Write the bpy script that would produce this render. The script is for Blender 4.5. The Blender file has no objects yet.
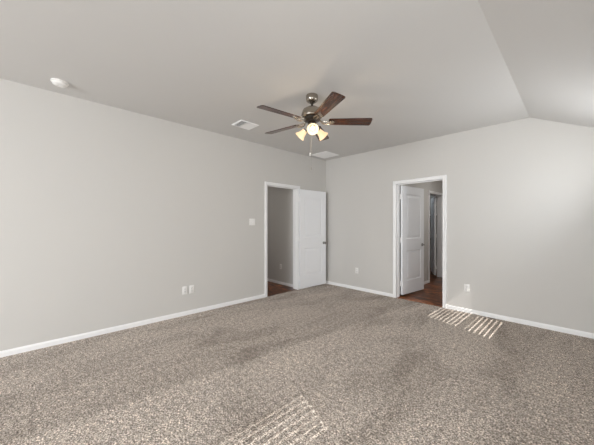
import bpy, bmesh, math, random
from mathutils import Vector, Matrix
random.seed(4)
sc = bpy.context.scene
COL = sc.collection
PI = math.pi

# ------------------------------------------------------------ camera
F_PX, HORIZON, YAW = 267.9, 225.3, 0.81504
CAM = (3.9243, -4.5868, 1.30)
cd = bpy.data.cameras.new('camera'); cam = bpy.data.objects.new('camera', cd); COL.objects.link(cam)
cam.location = CAM; cam.rotation_euler = (PI / 2, 0, YAW)
cd.sensor_width = 36; cd.lens = F_PX / 594 * 36; cd.shift_y = (HORIZON - 222.5) / 594
cd.clip_start = 0.05
sc.camera = cam

# ------------------------------------------------------------ world, sun, window and fill light, exposure
w = bpy.data.worlds.new('sky'); sc.world = w; w.use_nodes = True
bg = w.node_tree.nodes['Background']; bg.inputs[0].default_value = (0.72, 0.85, 1.0, 1); bg.inputs[1].default_value = 1.5

SUN_DIR = Vector((-1, 0.337, -0.95)).normalized()
sd = bpy.data.lights.new('sun', 'SUN'); sd.energy = 7.0; sd.angle = math.radians(0.3); sd.color = (1, 0.96, 0.9)
so = bpy.data.objects.new('sun', sd); COL.objects.link(so)
so.rotation_euler = SUN_DIR.to_track_quat('-Z', 'Y').to_euler(); so.location = (9, -4, 7)


def area(name, loc, direction, sx, sy, power, color=(1, 1, 1)):
    d = bpy.data.lights.new(name, 'AREA'); d.shape = 'RECTANGLE'; d.size = sx; d.size_y = sy
    d.energy = power; d.color = color
    o = bpy.data.objects.new(name, d); COL.objects.link(o); o.location = loc
    o.rotation_euler = Vector(direction).to_track_quat('-Z', 'Y').to_euler()
    return o


XR, YF, TH = 4.40, -9.40, 0.13
WA = (-1.35, -0.53, 1.10, 2.115)      # window one in the right wall: y0, y1, z0, z1
WB = (-4.66, -3.80, 1.10, 2.07)      # window two in the right wall
WF = (1.5, 3.9, 0.50, 2.10)          # assumed, unseen window in the front wall: x0, x1, z0, z1
area('daylight_window_1', (XR - 0.09, (WA[0] + WA[1]) / 2, 1.55), (-1, -0.25, 0.6), 0.76, 0.80, 12, (0.94, 0.972, 1.0))
area('daylight_window_2', (XR - 0.09, (WB[0] + WB[1]) / 2, 1.55), (-1, 0.45, -0.45), 0.80, 0.80, 20, (0.94, 0.972, 1.0))
area('front_fill_light', ((WF[0] + WF[1]) / 2, YF + 0.03, 1.30), (0, 1, -0.08), 2.3, 1.5, 192, (0.94, 0.972, 1.0))  # main fill, added at an assumed window behind the camera
area('bathroom_fill_light', (2.7, 1.6, 2.60), (0, 0, -1), 0.4, 0.4, 10, (1, 0.97, 0.93))  # unseen fill added to light the bathroom, no known fixture
area('closet_fill_light', (0.8, 3.0, 2.60), (0, 0, -1), 0.3, 0.3, 3, (0.85, 0.93, 1.0))  # added cool fill to brighten the closet door, source unseen
area('hallway_fill_light', (-1.3, -2.2, 2.60), (0, 0.2, -1), 0.4, 0.4, 6, (1, 0.95, 0.88))  # small unseen fill added to lift the hallway

sc.view_settings.view_transform = 'Standard'; sc.view_settings.look = 'None'
sc.view_settings.gamma = 1; sc.view_settings.use_curve_mapping = False
sc.view_settings.exposure = 0.33
sc.cycles.max_bounces = 10; sc.cycles.diffuse_bounces = 7; sc.cycles.transparent_max_bounces = 10


# ------------------------------------------------------------ materials
def mat(name, color, rough=0.5, metal=0.0, bump=None, emit=None, spec=None):
    m = bpy.data.materials.new(name); m.use_nodes = True
    nt = m.node_tree; b = nt.nodes['Principled BSDF']
    b.inputs['Base Color'].default_value = (*color, 1); b.inputs['Roughness'].default_value = rough
    b.inputs['Metallic'].default_value = metal
    if spec is not None: b.inputs['Specular IOR Level'].default_value = spec
    if emit:
        b.inputs['Emission Color'].default_value = (*emit[0], 1); b.inputs['Emission Strength'].default_value = emit[1]
    if bump:
        tc = nt.nodes.new('ShaderNodeTexCoord'); n = nt.nodes.new('ShaderNodeTexNoise'); bp = nt.nodes.new('ShaderNodeBump')
        n.inputs['Scale'].default_value = bump[0]; n.inputs['Detail'].default_value = 3
        bp.inputs['Strength'].default_value = bump[1]; bp.inputs['Distance'].default_value = bump[2]
        nt.links.new(tc.outputs['Object'], n.inputs['Vector']); nt.links.new(n.outputs['Fac'], bp.inputs['Height'])
        nt.links.new(bp.outputs['Normal'], b.inputs['Normal'])
    return m


def node(nt, t, **k):
    n = nt.nodes.new(t)
    for a, v in k.items(): setattr(n, a, v)
    return n


def ramp(nt, fac, stops):
    r = nt.nodes.new('ShaderNodeValToRGB'); e = r.color_ramp.elements
    while len(e) < len(stops): e.new(0.5)
    for i, (p, c) in enumerate(stops):
        e[i].position = p; e[i].color = (*c, 1)
    nt.links.new(fac, r.inputs['Fac'])
    return r.outputs['Color']


def mul(nt, a, b, fac=1.0, mode='MULTIPLY'):
    m = nt.nodes.new('ShaderNodeMix'); m.data_type = 'RGBA'; m.blend_type = mode
    m.inputs['Factor'].default_value = fac
    nt.links.new(a, m.inputs[6]); nt.links.new(b, m.inputs[7])
    return m.outputs[2]


def noise(nt, vec, scale, detail=2, rough=0.5, dist=0.0):
    n = nt.nodes.new('ShaderNodeTexNoise'); n.inputs['Scale'].default_value = scale
    n.inputs['Detail'].default_value = detail; n.inputs['Roughness'].default_value = rough
    n.inputs['Distortion'].default_value = dist
    nt.links.new(vec, n.inputs['Vector'])
    return n.outputs['Fac']


def carpet_mat():
    m = mat('carpet', (0.36, 0.31, 0.27), 1.0, spec=0.05)
    nt = m.node_tree; b = nt.nodes['Principled BSDF']; L = nt.links
    tc = node(nt, 'ShaderNodeTexCoord'); v = tc.outputs['Object']
    tuft = ramp(nt, noise(nt, v, 95, 3, 0.8), [(0.40, (0.11, 0.084, 0.066)), (0.47, (0.345, 0.290, 0.245)), (0.53, (0.51, 0.438, 0.378)), (0.60, (0.96, 0.865, 0.775))])
    clump = ramp(nt, noise(nt, v, 27, 2, 0.6), [(0.36, (0.72, 0.71, 0.70)), (0.5, (1, 1, 1)), (0.64, (1.28, 1.28, 1.28))])
    tuft = mul(nt, tuft, clump)
    # brushed nap: broad patches where the pile lies another way, stretched along the vacuum strokes
    mp = node(nt, 'ShaderNodeMapping'); mp.inputs['Scale'].default_value = (1.5, 0.55, 1); mp.inputs['Rotation'].default_value = (0, 0, 0.5)
    L.new(v, mp.inputs['Vector'])
    nap = ramp(nt, noise(nt, mp.outputs[0], 1.6, 5, 0.62, 0.6), [(0.33, (0.70, 0.68, 0.66)), (0.52, (1, 1, 1)), (0.70, (1.13, 1.13, 1.12))])
    c = mul(nt, tuft, nap)
    # the long vacuum stroke whose edge runs down the middle of the room
    sep = node(nt, 'ShaderNodeSeparateXYZ'); L.new(v, sep.inputs[0])
    m1 = node(nt, 'ShaderNodeMath', operation='MULTIPLY'); L.new(sep.outputs['Y'], m1.inputs[0]); m1.inputs[1].default_value = -0.094
    a1 = node(nt, 'ShaderNodeMath', operation='ADD'); L.new(sep.outputs['X'], a1.inputs[0]); L.new(m1.outputs[0], a1.inputs[1])
    mr = node(nt, 'ShaderNodeMapRange'); mr.inputs['From Min'].default_value = 1.0; mr.inputs['From Max'].default_value = 3.0
    L.new(a1.outputs[0], mr.inputs['Value'])
    edge = ramp(nt, mr.outputs[0], [(0.0, (1, 1, 1)), (0.42, (0.90, 0.89, 0.88)), (0.505, (0.85, 0.84, 0.83)), (0.53, (1.08, 1.08, 1.08)), (0.80, (1.0, 1.0, 1.0))])
    c = mul(nt, c, edge)
    L.new(c, b.inputs['Base Color'])
    bp = node(nt, 'ShaderNodeBump'); bp.inputs['Strength'].default_value = 0.7; bp.inputs['Distance'].default_value = 0.012
    L.new(noise(nt, v, 110, 3, 0.7), bp.inputs['Height']); L.new(bp.outputs[0], b.inputs['Normal'])
    b.inputs['Sheen Weight'].default_value = 0.15
    return m


def wood_floor_mat():
    m = mat('hall_boards', (0.15, 0.06, 0.03), 0.28, spec=0.4)
    nt = m.node_tree; b = nt.nodes['Principled BSDF']; L = nt.links
    tc = node(nt, 'ShaderNodeTexCoord'); v = tc.outputs['Object']
    br = node(nt, 'ShaderNodeTexBrick'); L.new(v, br.inputs['Vector'])
    br.inputs['Scale'].default_value = 1.0; br.inputs['Brick Width'].default_value = 0.9; br.inputs['Row Height'].default_value = 0.12
    br.inputs['Mortar Size'].default_value = 0.0015
    br.inputs['Color1'].default_value = (0.30, 0.10, 0.028, 1); br.inputs['Color2'].default_value = (0.07, 0.024, 0.010, 1)
    br.inputs['Mortar'].default_value = (0.01, 0.006, 0.004, 1)
    mp = node(nt, 'ShaderNodeMapping'); mp.inputs['Scale'].default_value = (2.0, 9, 1); L.new(v, mp.inputs['Vector'])
    g = ramp(nt, noise(nt, mp.outputs[0], 2.2, 5, 0.65, 1.2), [(0.40, (0.2, 0.17, 0.15)), (0.52, (1, 1, 1)), (0.62, (2.2, 2.0, 1.8))])
    L.new(mul(nt, br.outputs['Color'], g), b.inputs['Base Color'])
    return m


def blade_mat():
    m = mat('walnut', (0.1, 0.04, 0.02), 0.22, spec=0.5)
    nt = m.node_tree; b = nt.nodes['Principled BSDF']; L = nt.links
    tc = node(nt, 'ShaderNodeTexCoord'); mp = node(nt, 'ShaderNodeMapping'); mp.inputs['Scale'].default_value = (3, 40, 10)
    L.new(tc.outputs['Object'], mp.inputs['Vector'])
    c = ramp(nt, noise(nt, mp.outputs[0], 1.5, 4, 0.6, 0.4), [(0.35, (0.028, 0.012, 0.008)), (0.55, (0.065, 0.023, 0.012)), (0.7, (0.13, 0.048, 0.022))])
    L.new(c, b.inputs['Base Color'])
    return m


def glass_mat():
    m = bpy.data.materials.new('pane_glass'); m.use_nodes = True; nt = m.node_tree; nt.nodes.clear()
    o = node(nt, 'ShaderNodeOutputMaterial'); t = node(nt, 'ShaderNodeBsdfTransparent'); g = node(nt, 'ShaderNodeBsdfGlossy')
    g.inputs['Roughness'].default_value = 0.02
    f = node(nt, 'ShaderNodeMixShader'); f.inputs[0].default_value = 0.06
    nt.links.new(t.outputs[0], f.inputs[1]); nt.links.new(g.outputs[0], f.inputs[2]); nt.links.new(f.outputs[0], o.inputs[0])
    return m


M = dict(
    wall=mat('greige_paint', (0.60, 0.585, 0.56), 0.75, bump=(160, 0.10, 0.002), spec=0.2),
    ceil=mat('ceiling_paint', (0.62, 0.612, 0.60), 0.85, bump=(90, 0.15, 0.003), spec=0.15),
    trim=mat('white_trim', (0.87, 0.87, 0.87), 0.4),
    door=mat('white_door', (0.87, 0.88, 0.90), 0.42),
    plate=mat('white_plastic', (0.84, 0.83, 0.81), 0.35),
    hole=mat('dark_slot', (0.02, 0.02, 0.02), 0.8),
    nickel=mat('brushed_nickel', (0.40, 0.36, 0.31), 0.25, 1.0),
    dark_metal=mat('dark_steel', (0.10, 0.09, 0.08), 0.35, 1.0),
    steel=mat('satin_steel', (0.35, 0.34, 0.33), 0.35, 1.0),
    vent=mat('vent_enamel', (0.90, 0.90, 0.90), 0.4),
    duct=mat('duct_shade', (0.10, 0.10, 0.105), 0.9),  # dark grey stands in for the shade up in the duct
    slat=mat('blind_vinyl', (0.85, 0.84, 0.81), 0.5),
    chain=mat('chain_brass', (0.33, 0.31, 0.28), 0.5, 0.3),
    bulb=mat('bulb', (1, 0.95, 0.85), 0.4, emit=((1, 0.80, 0.50), 0.9)),
    shade=mat('frosted_shade', (0.25, 0.235, 0.20), 0.45, emit=((1.0, 0.66, 0.35), 0.85)),
    carpet=carpet_mat(), wood=wood_floor_mat(), blade=blade_mat(), glass=glass_mat(),
)


# ------------------------------------------------------------ mesh helpers
def setp(o, label=None, cat=None, group=None, kind=None):
    if label: o['label'] = label
    if cat: o['category'] = cat
    if group: o['group'] = group
    if kind: o['kind'] = kind
    return o


def obj(name, bm, m, parent=None, smooth=False, **k):
    bmesh.ops.recalc_face_normals(bm, faces=bm.faces)
    me = bpy.data.meshes.new(name); bm.to_mesh(me); bm.free()
    if smooth:
        for p in me.polygons: p.use_smooth = True
        try: me.set_sharp_from_angle(angle=math.radians(40))
        except Exception: pass
    me.materials.append(m)
    o = bpy.data.objects.new(name, me); COL.objects.link(o)
    if parent: o.parent = parent
    return setp(o, **k)


def empty(name, loc, rot=(0, 0, 0), **k):
    o = bpy.data.objects.new(name, None); COL.objects.link(o); o.location = loc; o.rotation_euler = rot
    o.empty_display_size = 0.1
    return setp(o, **k)


def box(bm, x0, x1, y0, y1, z0, z1, bev=0.0, mtx=None):
    vs = [bm.verts.new((x, y, z)) for x in (x0, x1) for y in (y0, y1) for z in (z0, z1)]
    q = [(0, 1, 3, 2), (4, 6, 7, 5), (0, 4, 5, 1), (2, 3, 7, 6), (0, 2, 6, 4), (1, 5, 7, 3)]
    fs = [bm.faces.new([vs[i] for i in f]) for f in q]
    if bev:
        es = list({e for f in fs for e in f.edges})
        r = bmesh.ops.bevel(bm, geom=es, offset=bev, segments=2, affect='EDGES', profile=0.5)
        vs = list({v for f in r['faces'] for v in f.verts} | {v for v in vs if v.is_valid})
    if mtx is not None: bmesh.ops.transform(bm, matrix=mtx, verts=vs)
    return vs


def prism(bm, pts, axis, a0, a1):
    """polygon pts (u,v) extruded along axis from a0 to a1; axis 'y': (x,z); 'x': (y,z); 'z': (x,y)."""
    def P(u, v, a): return {'y': (u, a, v), 'x': (a, u, v), 'z': (u, v, a)}[axis]
    A = [bm.verts.new(P(u, v, a0)) for u, v in pts]; B = [bm.verts.new(P(u, v, a1)) for u, v in pts]
    bm.faces.new(A); bm.faces.new(B)
    n = len(pts)
    for i in range(n): bm.faces.new((A[i], A[(i + 1) % n], B[(i + 1) % n], B[i]))
    return A + B


def lathe(bm, prof, seg=32, mtx=None, cap=True):
    rings = []
    for r, z in prof:
        rings.append([bm.verts.new((r * math.cos(2 * PI * i / seg), r * math.sin(2 * PI * i / seg), z)) for i in range(seg)])
    for a, b in zip(rings, rings[1:]):
        for i in range(seg): bm.faces.new((a[i], a[(i + 1) % seg], b[(i + 1) % seg], b[i]))
    if cap: bm.faces.new(rings[0]); bm.faces.new(rings[-1])
    vs = [v for r in rings for v in r]
    if mtx is not None: bmesh.ops.transform(bm, matrix=mtx, verts=vs)
    return vs


def tube(bm, pts, r, seg=10):
    pts = [Vector(p) for p in pts]; rings = []
    for i, p in enumerate(pts):
        t = (pts[min(i + 1, len(pts) - 1)] - pts[max(i - 1, 0)]).normalized()
        u = t.orthogonal().normalized() if i == 0 else (u - t * u.dot(t)).normalized()
        v = t.cross(u); rr = r[i] if isinstance(r, (list, tuple)) else r
        rings.append([bm.verts.new(p + u * rr * math.cos(2 * PI * k / seg) + v * rr * math.sin(2 * PI * k / seg)) for k in range(seg)])
    for a, b in zip(rings, rings[1:]):
        for k in range(seg): bm.faces.new((a[k], a[(k + 1) % seg], b[(k + 1) % seg], b[k]))
    bm.faces.new(rings[0]); bm.faces.new(rings[-1])


def B(): return bmesh.new()


# ------------------------------------------------------------ setting
H0, SL = 2.748, -0.0135
RX, RZ = 3.465, 2.748 - 0.0135 * 3.465
RXF = 3.523
ZR = RZ - 0.508 * (XR - RX)


def ztop(x): return H0 + SL * x if x <= RX else RZ - 0.508 * (x - RX)


bm = B(); box(bm, 0, XR, YF, 0.0, -0.1, 0); obj('floor', bm, M['carpet'], kind='structure')
# carpet runs under both doorways to the middle of the wall, boards start there
bm = B(); box(bm, -3.0, 0.0, -4.2, -0.79, -0.1, -0.006); obj('floor_hallway', bm, M['wood'], kind='structure')
bm = B(); box(bm, 0.1, 3.3, 0.0, 4.2, -0.1, -0.006); obj('floor_bathroom', bm, M['wood'], kind='structure')

# left wall with doorway
LD0, LD1, DH = -1.636, -0.872, 2.035
bm = B()
box(bm, -TH, 0, YF - TH, LD0 - 0.02, -0.1, H0); box(bm, -TH, 0, LD1 + 0.02, 0, -0.1, H0); box(bm, -TH, 0, LD0 - 0.02, LD1 + 0.02, DH + 0.02, H0)
obj('wall_left', bm, M['wall'], kind='structure')
# back wall with doorway
RD0, RD1 = 1.650, 2.420
bm = B()
prism(bm, [(-TH, -0.1), (RD0 - 0.02, -0.1), (RD0 - 0.02, ztop(RD0)), (-TH, ztop(-TH))], 'y', 0, TH)
prism(bm, [(RD0 - 0.02, DH + 0.02), (RD1 + 0.02, DH + 0.02), (RD1 + 0.02, ztop(RD1)), (RD0 - 0.02, ztop(RD0))], 'y', 0, TH)
prism(bm, [(RD1 + 0.02, -0.1), (XR + TH, -0.1), (XR + TH, ztop(XR + TH)), (RX, RZ), (RD1 + 0.02, ztop(RD1))], 'y', 0, TH)
obj('wall_back', bm, M['wall'], kind='structure')
# right wall with two windows
bm = B(); zt = ztop(XR)
ys = [YF - TH, WB[0], WB[1], WA[0], WA[1], 0]
for a, b, hole in ((ys[0], ys[1], 0), (ys[1], ys[2], 1), (ys[2], ys[3], 0), (ys[3], ys[4], 1), (ys[4], ys[5], 0)):
    for z0, z1 in (((-0.1, WA[2]), (WA[3], zt)) if hole else ((-0.1, zt),)):
        box(bm, XR, XR + TH, a, b, z0, z1)
obj('wall_right', bm, M['wall'], kind='structure')
# front wall behind the camera with an assumed wide window added for light
bm = B()
prism(bm, [(0, -0.1), (WF[0], -0.1), (WF[0], ztop(WF[0])), (0, H0)], 'y', YF - TH, YF)
prism(bm, [(WF[0], -0.1), (WF[1], -0.1), (WF[1], WF[2]), (WF[0], WF[2])], 'y', YF - TH, YF)
prism(bm, [(WF[0], WF[3]), (WF[1], WF[3]), (WF[1], ztop(WF[1])), (WF[0], ztop(WF[0]))], 'y', YF - TH, YF)
prism(bm, [(WF[1], -0.1), (XR, -0.1), (XR, zt), (RXF, RZ), (WF[1], ztop(WF[1]))], 'y', YF - TH, YF)
obj('wall_front', bm, M['wall'], kind='structure')

# ceiling: nearly level field, then a slope falling to the right wall along a fold
bm = B()
y0, y1 = YF - TH, TH
fold = lambda y: RX + (RXF - RX) * (y / YF)
def P(x, y, z): return bm.verts.new((x, y, z))
z00 = H0 - SL * TH
zrt = ztop(XR + TH)
lo = [P(-TH, y1, z00), P(fold(y1), y1, RZ), P(XR + TH, y1, zrt), P(XR + TH, y0, zrt), P(fold(y0), y0, RZ), P(-TH, y0, z00)]
up = [P(*(v.co + Vector((0, 0, 0.15)))) for v in lo]
for r in (lo, up):
    bm.faces.new((r[0], r[1], r[4], r[5])); bm.faces.new((r[1], r[2], r[3], r[4]))
for i in range(6): bm.faces.new((lo[i], lo[(i + 1) % 6], up[(i + 1) % 6], up[i]))
obj('ceiling', bm, M['ceil'], kind='structure')

# hallway beyond the left doorway
bm = B(); box(bm, -3.0, -TH, -0.79, -0.79 + 0.12, -0.1, 2.72); obj('wall_hallway_back', bm, M['wall'], kind='structure')
bm = B(); box(bm, -3.12, -3.0, -4.2, -0.67, -0.1, 2.72); obj('wall_hallway_left', bm, M['wall'], kind='structure')
bm = B(); box(bm, -3.12, -TH, -4.32, -4.2, -0.1, 2.72); obj('wall_hallway_front', bm, M['wall'], kind='structure')
bm = B(); box(bm, -3.12, -TH, -4.32, -0.67, 2.72, 2.82); obj('ceiling_hallway', bm, M['ceil'], kind='structure')
# bathroom beyond the right doorway, with a further doorway in its left wall
BX, BW = 1.55, 0.12
CD0, CD1, CDH = 1.80, 2.62, 2.035
bm = B(); box(bm, BX - BW, BX, TH, CD0 - 0.02, -0.1, 2.68); box(bm, BX - BW, BX, CD1 + 0.02, 4.2, -0.1, 2.68); box(bm, BX - BW, BX, CD0 - 0.02, CD1 + 0.02, CDH + 0.02, 2.68)
obj('wall_bathroom_left', bm, M['wall'], kind='structure')
bm = B(); box(bm, BX, 3.3, 4.08, 4.2, -0.1, 2.68); obj('wall_bathroom_back', bm, M['wall'], kind='structure')
bm = B(); box(bm, 3.18, 3.3, TH, 4.08, -0.1, 2.68); obj('wall_bathroom_right', bm, M['wall'], kind='structure')
bm = B(); box(bm, 0.0, 0.12, TH, 4.2, -0.1, 2.68); obj('wall_closet_left', bm, M['wall'], kind='structure')
bm = B(); box(bm, 0.12, BX - BW, 4.08, 4.2, -0.1, 2.68); obj('wall_closet_back', bm, M['wall'], kind='structure')
bm = B(); box(bm, 0.0, 3.3, TH, 4.2, 2.68, 2.78); obj('ceiling_bathroom', bm, M['ceil'], kind='structure')


# ------------------------------------------------------------ baseboards
BH, BT = 0.060, 0.013
PROF = [(0, 0), (BT, 0), (BT, BH * 0.72), (BT * 0.55, BH * 0.9), (BT * 0.4, BH), (0, BH)]


def baseboard(name, runs):
    """runs: (axis, fixed, sign, a0, a1): board on the plane axis=fixed, thickness growing to sign"""
    bm = B()
    for ax, f, s, a0, a1 in runs:
        prism(bm, [(f + s * t, z) for t, z in PROF], 'y' if ax == 'x' else 'x', a0, a1)
    return obj(name, bm, M['trim'], kind='structure')


CW = 0.057
baseboard('baseboard_left', [('x', 0, 1, YF, LD0 - CW), ('x', 0, 1, LD1 + CW, 0)])
baseboard('baseboard_back', [('y', 0, -1, BT, RD0 - CW), ('y', 0, -1, RD1 + CW, XR)])
baseboard('baseboard_right', [('x', XR, -1, YF, -BT)])
baseboard('baseboard_front', [('y', YF, 1, BT, XR - BT)])
baseboard('baseboard_hallway', [('y', -0.79, -1, -3.0, -TH)])
baseboard('baseboard_bathroom', [('x', BX, 1, TH, CD0 - CW), ('x', BX, 1, CD1 + CW, 4.08), ('y', 4.08, -1, BX + BT, 3.18)])


# ------------------------------------------------------------ door casings and jambs
def casing_bar(bm, p0, p1, width_dir, face_dir, w0=CW):
    """moulded bar from p0 to p1 with a stepped profile; width_dir away from the opening, face_dir out of the wall"""
    prof = [(0, 0), (0, 0.009), (0.006, 0.012), (w0 * 0.45, 0.012), (w0 * 0.6, 0.016), (w0 - 0.006, 0.018), (w0, 0.014), (w0, 0)]
    p0, p1, wd, fd = map(Vector, (p0, p1, width_dir, face_dir))
    return p0, p1, wd, fd, prof


def casing(name, a0, a1, h, axis, face, sgn, thick, both=True):
    """doorway frame. axis 'x': opening spans x a0..a1 in a wall whose room face is y=face; sgn: outward direction of that face"""
    bm = B()
    def V(a, d, z): return (a, face + sgn * d, z) if axis == 'x' else (face + sgn * d, a, z)
    prof = [(0, 0), (0, 0.009), (0.006, 0.012), (CW * 0.45, 0.012), (CW * 0.6, 0.016), (CW - 0.006, 0.018), (CW, 0.014), (CW, 0)]
    for off, sg in ((0, 1), (-thick, -1)) if both else ((0, 1),):
        n = len(prof); rows = []
        for w_, d in prof:
            rows.append([bm.verts.new(V(a0 - w_, off + sg * d, 0)), bm.verts.new(V(a0 - w_, off + sg * d, h + w_)),
                         bm.verts.new(V(a1 + w_, off + sg * d, h + w_)), bm.verts.new(V(a1 + w_, off + sg * d, 0))])
        for i in range(n):
            r, s = rows[i], rows[(i + 1) % n]
            for k in range(3): bm.faces.new((r[k], r[k + 1], s[k + 1], s[k]))
        bm.faces.new([r[0] for r in rows]); bm.faces.new([r[3] for r in rows])
    # jamb lining: two sides and head, with a stop bead
    def bx(u0, u1, d0, d1, z0, z1):
        if axis == 'x': box(bm, u0, u1, *sorted((face + sgn * d0, face + sgn * d1)), z0, z1)
        else: box(bm, *sorted((face + sgn * d0, face + sgn * d1)), u0, u1, z0, z1)
    bx(a0 - 0.018, a0, -thick, 0, 0, h); bx(a1, a1 + 0.018, -thick, 0, 0, h); bx(a0 - 0.018, a1 + 0.018, -thick, 0, h, h + 0.018)
    return bm, bx


bm, bx = casing('c', LD0, LD1, DH, 'y', 0, 1, TH)
bx(LD0, LD0 + 0.010, -0.075, -0.040, 0, DH); bx(LD1 - 0.010, LD1, -0.075, -0.040, 0, DH); bx(LD0, LD1, -0.075, -0.040, DH - 0.010, DH)
obj('trim_1', bm, M['trim'], kind='structure')
bm, bx = casing('c', RD0, RD1, DH, 'x', 0, -1, TH)
bx(RD0, RD0 + 0.010, -0.09, -0.055, 0, DH); bx(RD1 - 0.010, RD1, -0.09, -0.055, 0, DH); bx(RD0, RD1, -0.09, -0.055, DH - 0.010, DH)
obj('trim_2', bm, M['trim'], kind='structure')
bm, bx = casing('c', CD0, CD1, CDH, 'y', BX, 1, BW)
obj('trim_3', bm, M['trim'], kind='structure')


# ------------------------------------------------------------ door leaves
def leaf_mesh(W, Hh, T):
    """slab from (0,0,0) to (W,-T,Hh) with two recessed and raised panels on each face"""
    bm = B()
    st = 0.115
    zs = [0, 0.24, 0.80, 1.01, Hh - 0.145, Hh]
    xs = [0, st, W - st, W]
    for face, y in ((0, 0.0), (1, -T)):
        inn = -1 if face == 0 else 1
        for i in range(3):
            for j in range(5):
                x0, x1, z0, z1 = xs[i], xs[i + 1], zs[j], zs[j + 1]
                if i == 1 and j in (1, 3):
                    rings = []
                    for ins, dep in ((0, 0), (0.004, 0.002), (0.016, 0.009), (0.040, 0.009), (0.062, 0.003)):
                        rings.append([bm.verts.new((a, y + inn * dep, b)) for a, b in
                                      ((x0 + ins, z0 + ins), (x1 - ins, z0 + ins), (x1 - ins, z1 - ins), (x0 + ins, z1 - ins))])
                    for r, s in zip(rings, rings[1:]):
                        for k in range(4): bm.faces.new((r[k], r[(k + 1) % 4], s[(k + 1) % 4], s[k]))
                    bm.faces.new(rings[-1])
                else:
                    bm.faces.new([bm.verts.new((a, y, b)) for a, b in ((x0, z0), (x1, z0), (x1, z1), (x0, z1))])
    for (a, b) in (((0, 0), (W, 0)), ((W, 0), (W, Hh)), ((W, Hh), (0, Hh)), ((0, Hh), (0, 0))):
        bm.faces.new([bm.verts.new(p) for p in ((a[0], 0, a[1]), (b[0], 0, b[1]), (b[0], -T, b[1]), (a[0], -T, a[1]))])
    bmesh.ops.remove_doubles(bm, verts=bm.verts, dist=1e-5)
    return bm


def make_door(name, pin, angle, W, Hh, lever_dir, knob='knob', knob_h=0.90, flip=False):
    """leaf hinged at pin (x,y); local +x runs from hinge to latch, turned by angle; flip puts the thickness on the other side"""
    root = empty(name, (pin[0], pin[1], 0.035), (0, 0, angle), kind='structure')
    T = 0.035; s = -1 if flip else 1
    bm = leaf_mesh(W, Hh, T)
    for v in bm.verts:
        v.co.x += 0.004; v.co.y -= 0.006
        v.co.y *= s
    obj('door_leaf', bm, M['door'], root)
    for z in (0.20, Hh / 2, Hh - 0.2):
        hb = B(); lathe(hb, [(0.0065, -0.045), (0.0065, 0.045)], 12, Matrix.Translation((0, 0, z)))
        box(hb, -0.001, 0.004, *sorted((-s * 0.001, -s * 0.036)), z - 0.044, z + 0.044)
        obj('hinge', hb, M['trim'], root)
    hn = B()
    kx = W - 0.062
    for side in (1, -1):
        y0 = -0.006 * s if side == s else (-0.006 - T) * s
        R = Matrix.Translation((kx, y0, knob_h)) @ Matrix.Rotation(-side * PI / 2, 4, 'X')
        lathe(hn, [(0.031, 0), (0.031, 0.004), (0.026, 0.009), (0.012, 0.011), (0.010, 0.035)] + ([(0.018, 0.040), (0.027, 0.050), (0.028, 0.060), (0.020, 0.068), (0.004, 0.070)] if knob == 'knob' else [(0.010, 0.050)]), 20, R)
        if knob == 'lever':
            tube(hn, [(kx, y0 + side * 0.045, knob_h), (kx - 0.03, y0 + side * 0.050, knob_h), (kx - 0.105, y0 + side * 0.047, knob_h - 0.002)], [0.009, 0.008, 0.006], 10)
    # latch faceplate on the edge
    box(hn, W + 0.003, W + 0.0055, *sorted((-s * 0.012, -s * 0.036)), knob_h - 0.028, knob_h + 0.028)
    obj('door_handle', hn, M['steel'], root, smooth=True)
    return root


LW = 0.752
# bedroom door, swung right back against the left wall
ang = math.atan2(0.753, 0.038)
make_door('door_1', (0.020, LD1 + 0.003), ang, LW, 1.990, 1, 'knob', 0.885)
# bathroom door standing open into the bathroom
ang = math.atan2(0.750, 0.085)
make_door('door_2', (RD0 + 0.006, TH + 0.016), ang, LW, 1.990, 1, 'lever', 0.885)
# closet door beyond
ang = math.atan2(0.621, -0.317)
make_door('door_3', (BX - BW - 0.018, CD1 - 0.006), ang, 0.70, 2.0, 1, 'knob', 0.885, flip=True)


# ------------------------------------------------------------ windows and blinds
def window(name, plane, a0, a1, z0, z1, axis):
    """axis 'y': window spans y in the right wall at x=plane..; axis 'x': spans x in the front wall"""
    root = empty(name, (plane, a0, z0) if axis == 'y' else (a0, plane, z0), kind='structure')
    Wd, Hd = a1 - a0, z1 - z0
    def bx(bm, u0, u1, d0, d1, c0, c1):
        if axis == 'y': box(bm, d0, d1, u0, u1, c0, c1)
        else: box(bm, u0, u1, -d1, -d0, c0, c1)
    bm = B(); t = 0.03
    for u0, u1, c0, c1 in ((0, t, 0, Hd), (Wd - t, Wd, 0, Hd), (t, Wd - t, 0, t), (t, Wd - t, Hd - t, Hd)): bx(bm, u0, u1, 0.07, 0.125, c0, c1)
    obj('window_frame', bm, M['trim'], root)
    bm = B(); mid = 0.446 if axis == 'y' else Hd * 0.5
    bx(bm, t, Wd - t, 0.085, 0.115, mid - 0.03, mid + 0.03)
    if axis == 'x': bx(bm, Wd / 2 - 0.02, Wd / 2 + 0.02, 0.085, 0.115, t, Hd - t)
    obj('meeting_rail', bm, M['trim'], root)
    bm = B(); bx(bm, t, Wd - t, 0.098, 0.101, t, Hd - t); obj('window_glass', bm, M['glass'], root)
    bm = B(); bx(bm, -0.03, Wd + 0.03, -0.03, 0.07, -0.02, 0.0); obj('window_sill', bm, M['trim'], root)


window('window_1', XR, *WA, 'y')
window('window_2', XR, *WB, 'y')
window('assumed_window_3', YF, *WF, 'x')  # out of view and assumed, put in to carry the front fill


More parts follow.
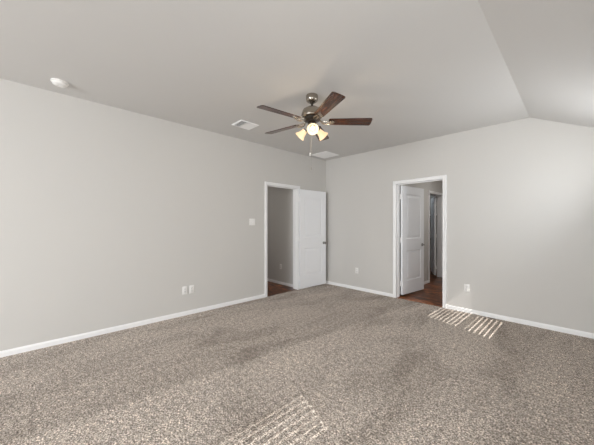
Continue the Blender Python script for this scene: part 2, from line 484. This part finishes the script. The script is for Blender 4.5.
def blind(a0, a1, z0, z1, label, tilt=7.5, side=0.006):
    root = empty('window_blind', (XR + 0.035, a0, z0), label=label, cat='blind')
    Wd, Hd = a1 - a0, z1 - z0
    bm = B(); box(bm, -0.025, 0.025, 0.004, Wd - 0.004, Hd - 0.16, Hd - 0.001); obj('headrail', bm, M['slat'], root)
    bm = B(); pitch, ww, t = 0.0529, 0.045, math.radians(tilt)
    z = Hd - 0.16 - 0.012; k = 0
    while z > 0.03:
        tt = t
        box(bm, -ww / 2, ww / 2, 0.006, Wd - side, -0.0013, 0.0013, mtx=Matrix.Translation((0, 0, z)) @ Matrix.Rotation(-tt, 4, 'Y'))
        z -= pitch; k += 1
    obj('slats', bm, M['slat'], root)
    bm = B(); box(bm, -0.02, 0.02, 0.006, Wd - 0.006, 0.002, 0.018); obj('bottom_rail', bm, M['slat'], root)
    for y in (0.12, Wd - 0.12):
        bm = B(); box(bm, -0.024, -0.0235, y - 0.001, y + 0.001, 0.018, Hd - 0.04); obj('ladder_cord', bm, M['slat'], root)


blind(*WA, 'white slatted blind in the right wall window next to the far wall')
blind(*WB, 'white slatted blind in the right wall window beside the camera', tilt=-3, side=0.022)


# ------------------------------------------------------------ outlets, switch
def outlet(loc, rotz, label, group=None):
    root = empty('wall_outlet', loc, (0, 0, rotz), label=label, cat='outlet', group=group)
    bm = B(); box(bm, -0.036, 0.036, -0.006, 0, -0.058, 0.058, 0.003); obj('cover_plate', bm, M['plate'], root, smooth=True)
    for z in (-0.020, 0.020):
        bm = B()
        pts = [(0.0165 * math.cos(a) , z + 0.0135 * max(-0.85, min(0.85, math.sin(a))) / 0.85) for a in [2 * PI * k / 24 for k in range(24)]]
        prism(bm, pts, 'y', -0.0085, -0.006)
        f = obj('socket', bm, M['plate'], root)
        bm = B(); box(bm, -0.0085, -0.0055, -0.0092, -0.0084, z - 0.002, z + 0.007); box(bm, 0.0055, 0.0085, -0.0092, -0.0084, z - 0.002, z + 0.006)
        lathe(bm, [(0.0028, 0.0084), (0.0028, 0.0092)], 10, Matrix.Translation((0, 0, z - 0.008)) @ Matrix.Rotation(PI / 2, 4, 'X'))
        obj('slots', bm, M['hole'], f)
    bm = B(); lathe(bm, [(0.003, 0.006), (0.003, 0.0072)], 10, Matrix.Rotation(PI / 2, 4, 'X')); obj('screw', bm, M['steel'], root)
    return root


QL = PI / 2           # faces +x
outlet((0, -3.115, 0.362), QL, 'white duplex outlet low on the left wall, left of the adjacent pair')
outlet((0, -3.015, 0.362), QL, 'white duplex outlet low on the left wall, right of the adjacent pair')
outlet((0.822, 0, 0.388), 0, 'white duplex outlet on the back wall between the room corner and the right doorway')
outlet((2.752, 0, 0.364), 0, 'white duplex outlet on the back wall just right of the right doorway')
outlet((-0.62, -0.79, 0.39), 0, 'white outlet on the hallway wall seen through the left doorway')

root = empty('light_switch', (0, -1.960, 1.358), (0, 0, QL), label='white double light switch on the left wall beside the open doorway', cat='light switch')
bm = B(); box(bm, -0.059, 0.059, -0.006, 0, -0.058, 0.058, 0.003); obj('cover_plate', bm, M['plate'], root, smooth=True)
for x in (-0.024, 0.024):
    bm = B(); prism(bm, [(-0.006, -0.033), (-0.0095, -0.033), (-0.007, 0), (-0.0105, 0.033), (-0.006, 0.033)], 'x', x - 0.0165, x + 0.0165); obj('rocker', bm, M['plate'], root)
    for z in (-0.048, 0.048):
        bm = B(); lathe(bm, [(0.003, 0.006), (0.003, 0.0072)], 10, Matrix.Translation((x, 0, z)) @ Matrix.Rotation(PI / 2, 4, 'X')); obj('screw', bm, M['plate'], root)


# ------------------------------------------------------------ ceiling vents and smoke alarm
def vent(name, x0, x1, y0, y1, label, banks, rim=0.028, pitch=0.017):
    cx, cy = (x0 + x1) / 2, (y0 + y1) / 2
    root = empty(name, (cx, cy, ztop(cx)), (0, math.atan(-SL), 0), label=label, cat='vent')
    hx, hy = (x1 - x0) / 2, (y1 - y0) / 2
    bm = B(); t = 0.010
    rings = []
    for ins, z in ((0, 0), (0, -0.003), (0.006, -t), (rim - 0.004, -t), (rim, -0.006), (rim, 0)):
        rings.append([bm.verts.new((sx * (hx - ins), sy * (hy - ins), z)) for sx, sy in ((-1, -1), (1, -1), (1, 1), (-1, 1))])
    for r, s in zip(rings, rings[1:]):
        for k in range(4): bm.faces.new((r[k], r[(k + 1) % 4], s[(k + 1) % 4], s[k]))
    obj('frame', bm, M['vent'], root)
    bm = B(); box(bm, -hx + rim, hx - rim, -hy + rim, hy - rim, -0.0012, -0.0004); obj('dark_backing', bm, M['duct'], root)  # flat dark sheet behind the louvers, duct shade put into its colour
    for b0, b1, tilt, axis in banks:
        bm = B(); ya, yb = -hy + rim + (2 * hy - 2 * rim) * b0, -hy + rim + (2 * hy - 2 * rim) * b1
        if axis == 'x':
            n = max(1, int((yb - ya) / pitch)); p = (yb - ya) / n
            for i in range(n):
                box(bm, -hx + rim, hx - rim, -p * 0.52, p * 0.52, -0.0005, 0.0005, mtx=Matrix.Translation((0, ya + p * (i + .5), -0.0065)) @ Matrix.Rotation(tilt, 4, 'X'))
        else:
            n = max(1, int((2 * hx - 2 * rim) / pitch)); p = (2 * hx - 2 * rim) / n
            for i in range(n):
                box(bm, -p * 0.52, p * 0.52, ya, yb, -0.0005, 0.0005, mtx=Matrix.Translation((-hx + rim + p * (i + .5), 0, -0.0065)) @ Matrix.Rotation(tilt, 4, 'Y'))
        obj('louvers', bm, M['vent'], root)
    return root


vent('ceiling_register', 0.49, 0.755, -2.64, -2.345, 'white ceiling supply vent with a dark louvered end, left of the fan blades', [(0.0, 0.34, math.radians(62), 'x'), (0.36, 1.0, math.radians(-22), 'x')])
vent('return_grille', 0.125, 0.53, -0.61, -0.20, 'square white return air grille on the ceiling in the room corner', [(0.0, 0.49, math.radians(-20), 'x'), (0.51, 1.0, math.radians(-20), 'x')], rim=0.03, pitch=0.02)

root = empty('smoke_detector', (0.325, -4.475, ztop(0.325)), label='round white smoke detector on the ceiling near the left wall', cat='smoke detector')
bm = B(); lathe(bm, [(0.070, 0), (0.070, -0.008), (0.066, -0.012)], 40); obj('base', bm, M['plate'], root, smooth=True)
bm = B(); lathe(bm, [(0.058, -0.012), (0.060, -0.020), (0.057, -0.030), (0.046, -0.037), (0.024, -0.040), (0.022, -0.0385), (0.001, -0.0385)], 40); cv = obj('cover', bm, M['plate'], root, smooth=True)
bm = B(); lathe(bm, [(0.009, -0.0385), (0.009, -0.041), (0.004, -0.042)], 16); obj('test_button', bm, M['vent'], cv, smooth=True)

# ------------------------------------------------------------ ceiling fan
FX, FY, FZ = 1.900, -2.453, 2.435
fan = empty('ceiling_fan', (FX, FY, ztop(FX)), label='five-blade ceiling fan with dark wood blades and three lit glass shades', cat='ceiling fan')
D = FZ - ztop(FX)      # blade plane below the ceiling (negative)


bm = B(); lathe(bm, [(0.064, 0.002), (0.066, -0.010), (0.066, -0.046), (0.061, -0.062), (0.045, -0.074), (0.020, -0.078)], 40); obj('canopy', bm, M['nickel'], fan, smooth=True)
bm = B(); lathe(bm, [(0.024, -0.074), (0.026, -0.082), (0.016, -0.090), (0.0125, -0.092), (0.0125, -0.120), (0.020, -0.126), (0.024, -0.140)], 24); obj('downrod', bm, M['dark_metal'], fan, smooth=True)
bm = B(); lathe(bm, [(0.030, -0.132), (0.066, -0.138), (0.098, -0.158), (0.112, -0.188), (0.116, -0.208), (0.116, -0.222), (0.108, -0.226), (0.106, -0.236), (0.090, -0.246), (0.060, -0.250)], 48); obj('motor_housing', bm, M['nickel'], fan, smooth=True)
bm = B(); lathe(bm, [(0.080, -0.248), (0.092, -0.254), (0.092, -0.272), (0.076, -0.282), (0.040, -0.286)], 48); obj('flywheel', bm, M['dark_metal'], fan, smooth=True)
bm = B(); lathe(bm, [(0.034, -0.284), (0.044, -0.296), (0.046, -0.340), (0.056, -0.350), (0.052, -0.368), (0.032, -0.384), (0.014, -0.392), (0.006, -0.396)], 36); obj('light_fitter', bm, M['nickel'], fan, smooth=True)


def blade_outline():
    pts = []
    r0, r1, w0, w1 = 0.180, 0.650, 0.054, 0.068
    n = 6
    # rounded ends, gently widening to the tip
    pts += [(r0, -w0 + 0.012), (r0 + 0.010, -w0), (r1 - 0.018, -w1), (r1 - 0.006, -w1 + 0.005), (r1, -w1 + 0.016), (r1 + 0.002, 0), (r1, w1 - 0.016), (r1 - 0.006, w1 - 0.005), (r1 - 0.018, w1), (r0 + 0.010, w0), (r0, w0 - 0.012)]
    return pts


bmB = B(); A_ = blade_outline()
prism(bmB, A_, 'z', -0.003, 0.003)
pitch = Matrix.Rotation(math.radians(-12), 4, 'X')
bmesh.ops.transform(bmB, matrix=pitch, verts=bmB.verts)
blade0 = obj('blade', bmB, M['blade'], fan)
bmI = B()
# scrolled blade iron: stem, two side scrolls and a pad under the blade
tube(bmI, [(0.085, 0, 0.012), (0.115, 0, -0.010), (0.150, 0, -0.016), (0.190, 0, -0.008)], [0.010, 0.009, 0.008, 0.010], 10)
for s in (1, -1):
    tube(bmI, [(0.100, s * 0.010, 0.0), (0.125, s * 0.034, -0.010), (0.160, s * 0.042, -0.012), (0.192, s * 0.030, -0.012), (0.215, s * 0.026, -0.010)], [0.006, 0.006, 0.006, 0.006, 0.005], 8)
pv = prism(bmI, [(0.18, -0.020), (0.20, -0.040), (0.222, -0.034), (0.245, -0.012), (0.252, 0), (0.245, 0.012), (0.222, 0.034), (0.20, 0.040), (0.18, 0.020)], 'z', -0.0085, -0.0045)
bmesh.ops.transform(bmI, matrix=pitch, verts=pv)
iron0 = obj('blade_iron', bmI, M['nickel'], fan, smooth=True)
for k in range(5):
    a = YAW + 0.002 + k * 2 * PI / 5
    for o0 in (blade0, iron0):
        o = o0 if k == 0 else o0.copy()
        if k: COL.objects.link(o)
        o.parent = fan; o.location = (0, 0, D); o.rotation_euler = (0, 0, a)

# three bell shades: one to the camera, two to the sides
bmS = B()
prof = [(0.024, 0.0), (0.030, -0.012), (0.035, -0.035), (0.042, -0.065), (0.056, -0.090), (0.064, -0.104),
        (0.061, -0.104), (0.053, -0.088), (0.039, -0.064), (0.032, -0.035), (0.027, -0.012), (0.021, 0.0)]
prof = [(rr * 0.95, zz * 0.97) for rr, zz in prof]
lathe(bmS, prof, 32, cap=False)
me_shade = None
for k, da in enumerate((-PI / 2 , PI / 6 , 5 * PI / 6 )):
    a = YAW + da
    dirx, diry = math.cos(a), math.sin(a)
    tilt = math.radians(52)          # shade axis leans out of the vertical
    base = Vector((dirx * 0.078, diry * 0.078, -0.364))
    bm = B(); tube(bm, [(dirx * 0.040, diry * 0.040, -0.355), (dirx * 0.062, diry * 0.062, -0.354), tuple(base)], [0.009, 0.009, 0.011], 12)
    R = Matrix.Translation(base) @ Matrix.Rotation(a, 4, 'Z') @ Matrix.Rotation(-tilt, 4, 'Y')
    lathe(bm, [(0.012, 0.006), (0.026, 0.002), (0.027, -0.016), (0.020, -0.020)], 24, R)
    obj('light_arm', bm, M['nickel'], fan, smooth=True)
    if k == 0: sh = obj('lamp_shade', bmS, M['shade'], fan, smooth=True); sh0 = sh
    else: sh = sh0.copy(); COL.objects.link(sh); sh.parent = fan
    sh.matrix_local = R
    bm = B(); lathe(bm, [(0.012, -0.010), (0.014, -0.030), (0.020, -0.046), (0.023, -0.058), (0.020, -0.070), (0.010, -0.078), (0.002, -0.080)], 20)
    obj('bulb', bm, M['bulb'], sh, smooth=True)
    ld = bpy.data.lights.new('fan_bulb_light', 'POINT'); ld.energy = 1.2; ld.color = (1, 0.80, 0.56); ld.shadow_soft_size = 0.03
    lo_ = bpy.data.objects.new('fan_bulb_light', ld); COL.objects.link(lo_); lo_.parent = fan
    lo_.location = R @ Vector((0, 0, -0.165))

for x, y, ln, kf in ((-0.010, -0.030, 0.42, 1), (-0.020, 0.024, 0.25, 0)):
    a = YAW
    px, py = x * math.cos(a) - y * math.sin(a), x * math.sin(a) + y * math.cos(a)
    bm = B(); tube(bm, [(px, py, -0.370), (px, py, -0.370 - ln)], 0.0009, 6)
    ch = obj('pull_chain', bm, M['chain'], fan)
    bm = B(); lathe(bm, [(0.002, 0.0), (0.006, -0.006), (0.0075, -0.024), (0.005, -0.036), (0.001, -0.038)], 12, Matrix.Translation((px, py, -0.370 - ln))); obj('fob', bm, M['plate' if not kf else 'chain'], ch, smooth=True)

# closet shelf glimpsed through the second doorway
root = empty('closet_shelf', (0.7, 4.08, 1.62), label='closet shelf with hanging rod, glimpsed through the far inner doorway', cat='shelf')
bm = B(); box(bm, -0.58, 0.73, -0.32, 0, -0.01, 0.01); obj('shelf_board', bm, M['trim'], root)
bm = B(); tube(bm, [(-0.58, -0.27, -0.06), (0.73, -0.27, -0.06)], 0.014, 12); obj('rod', bm, M['steel'], root)
for x in (-0.4, 0.1, 0.6):
    bm = B(); prism(bm, [(-0.30, -0.01), (0, -0.01), (0, -0.22)], 'x', x - 0.01, x + 0.01); obj('bracket', bm, M['trim'], root)
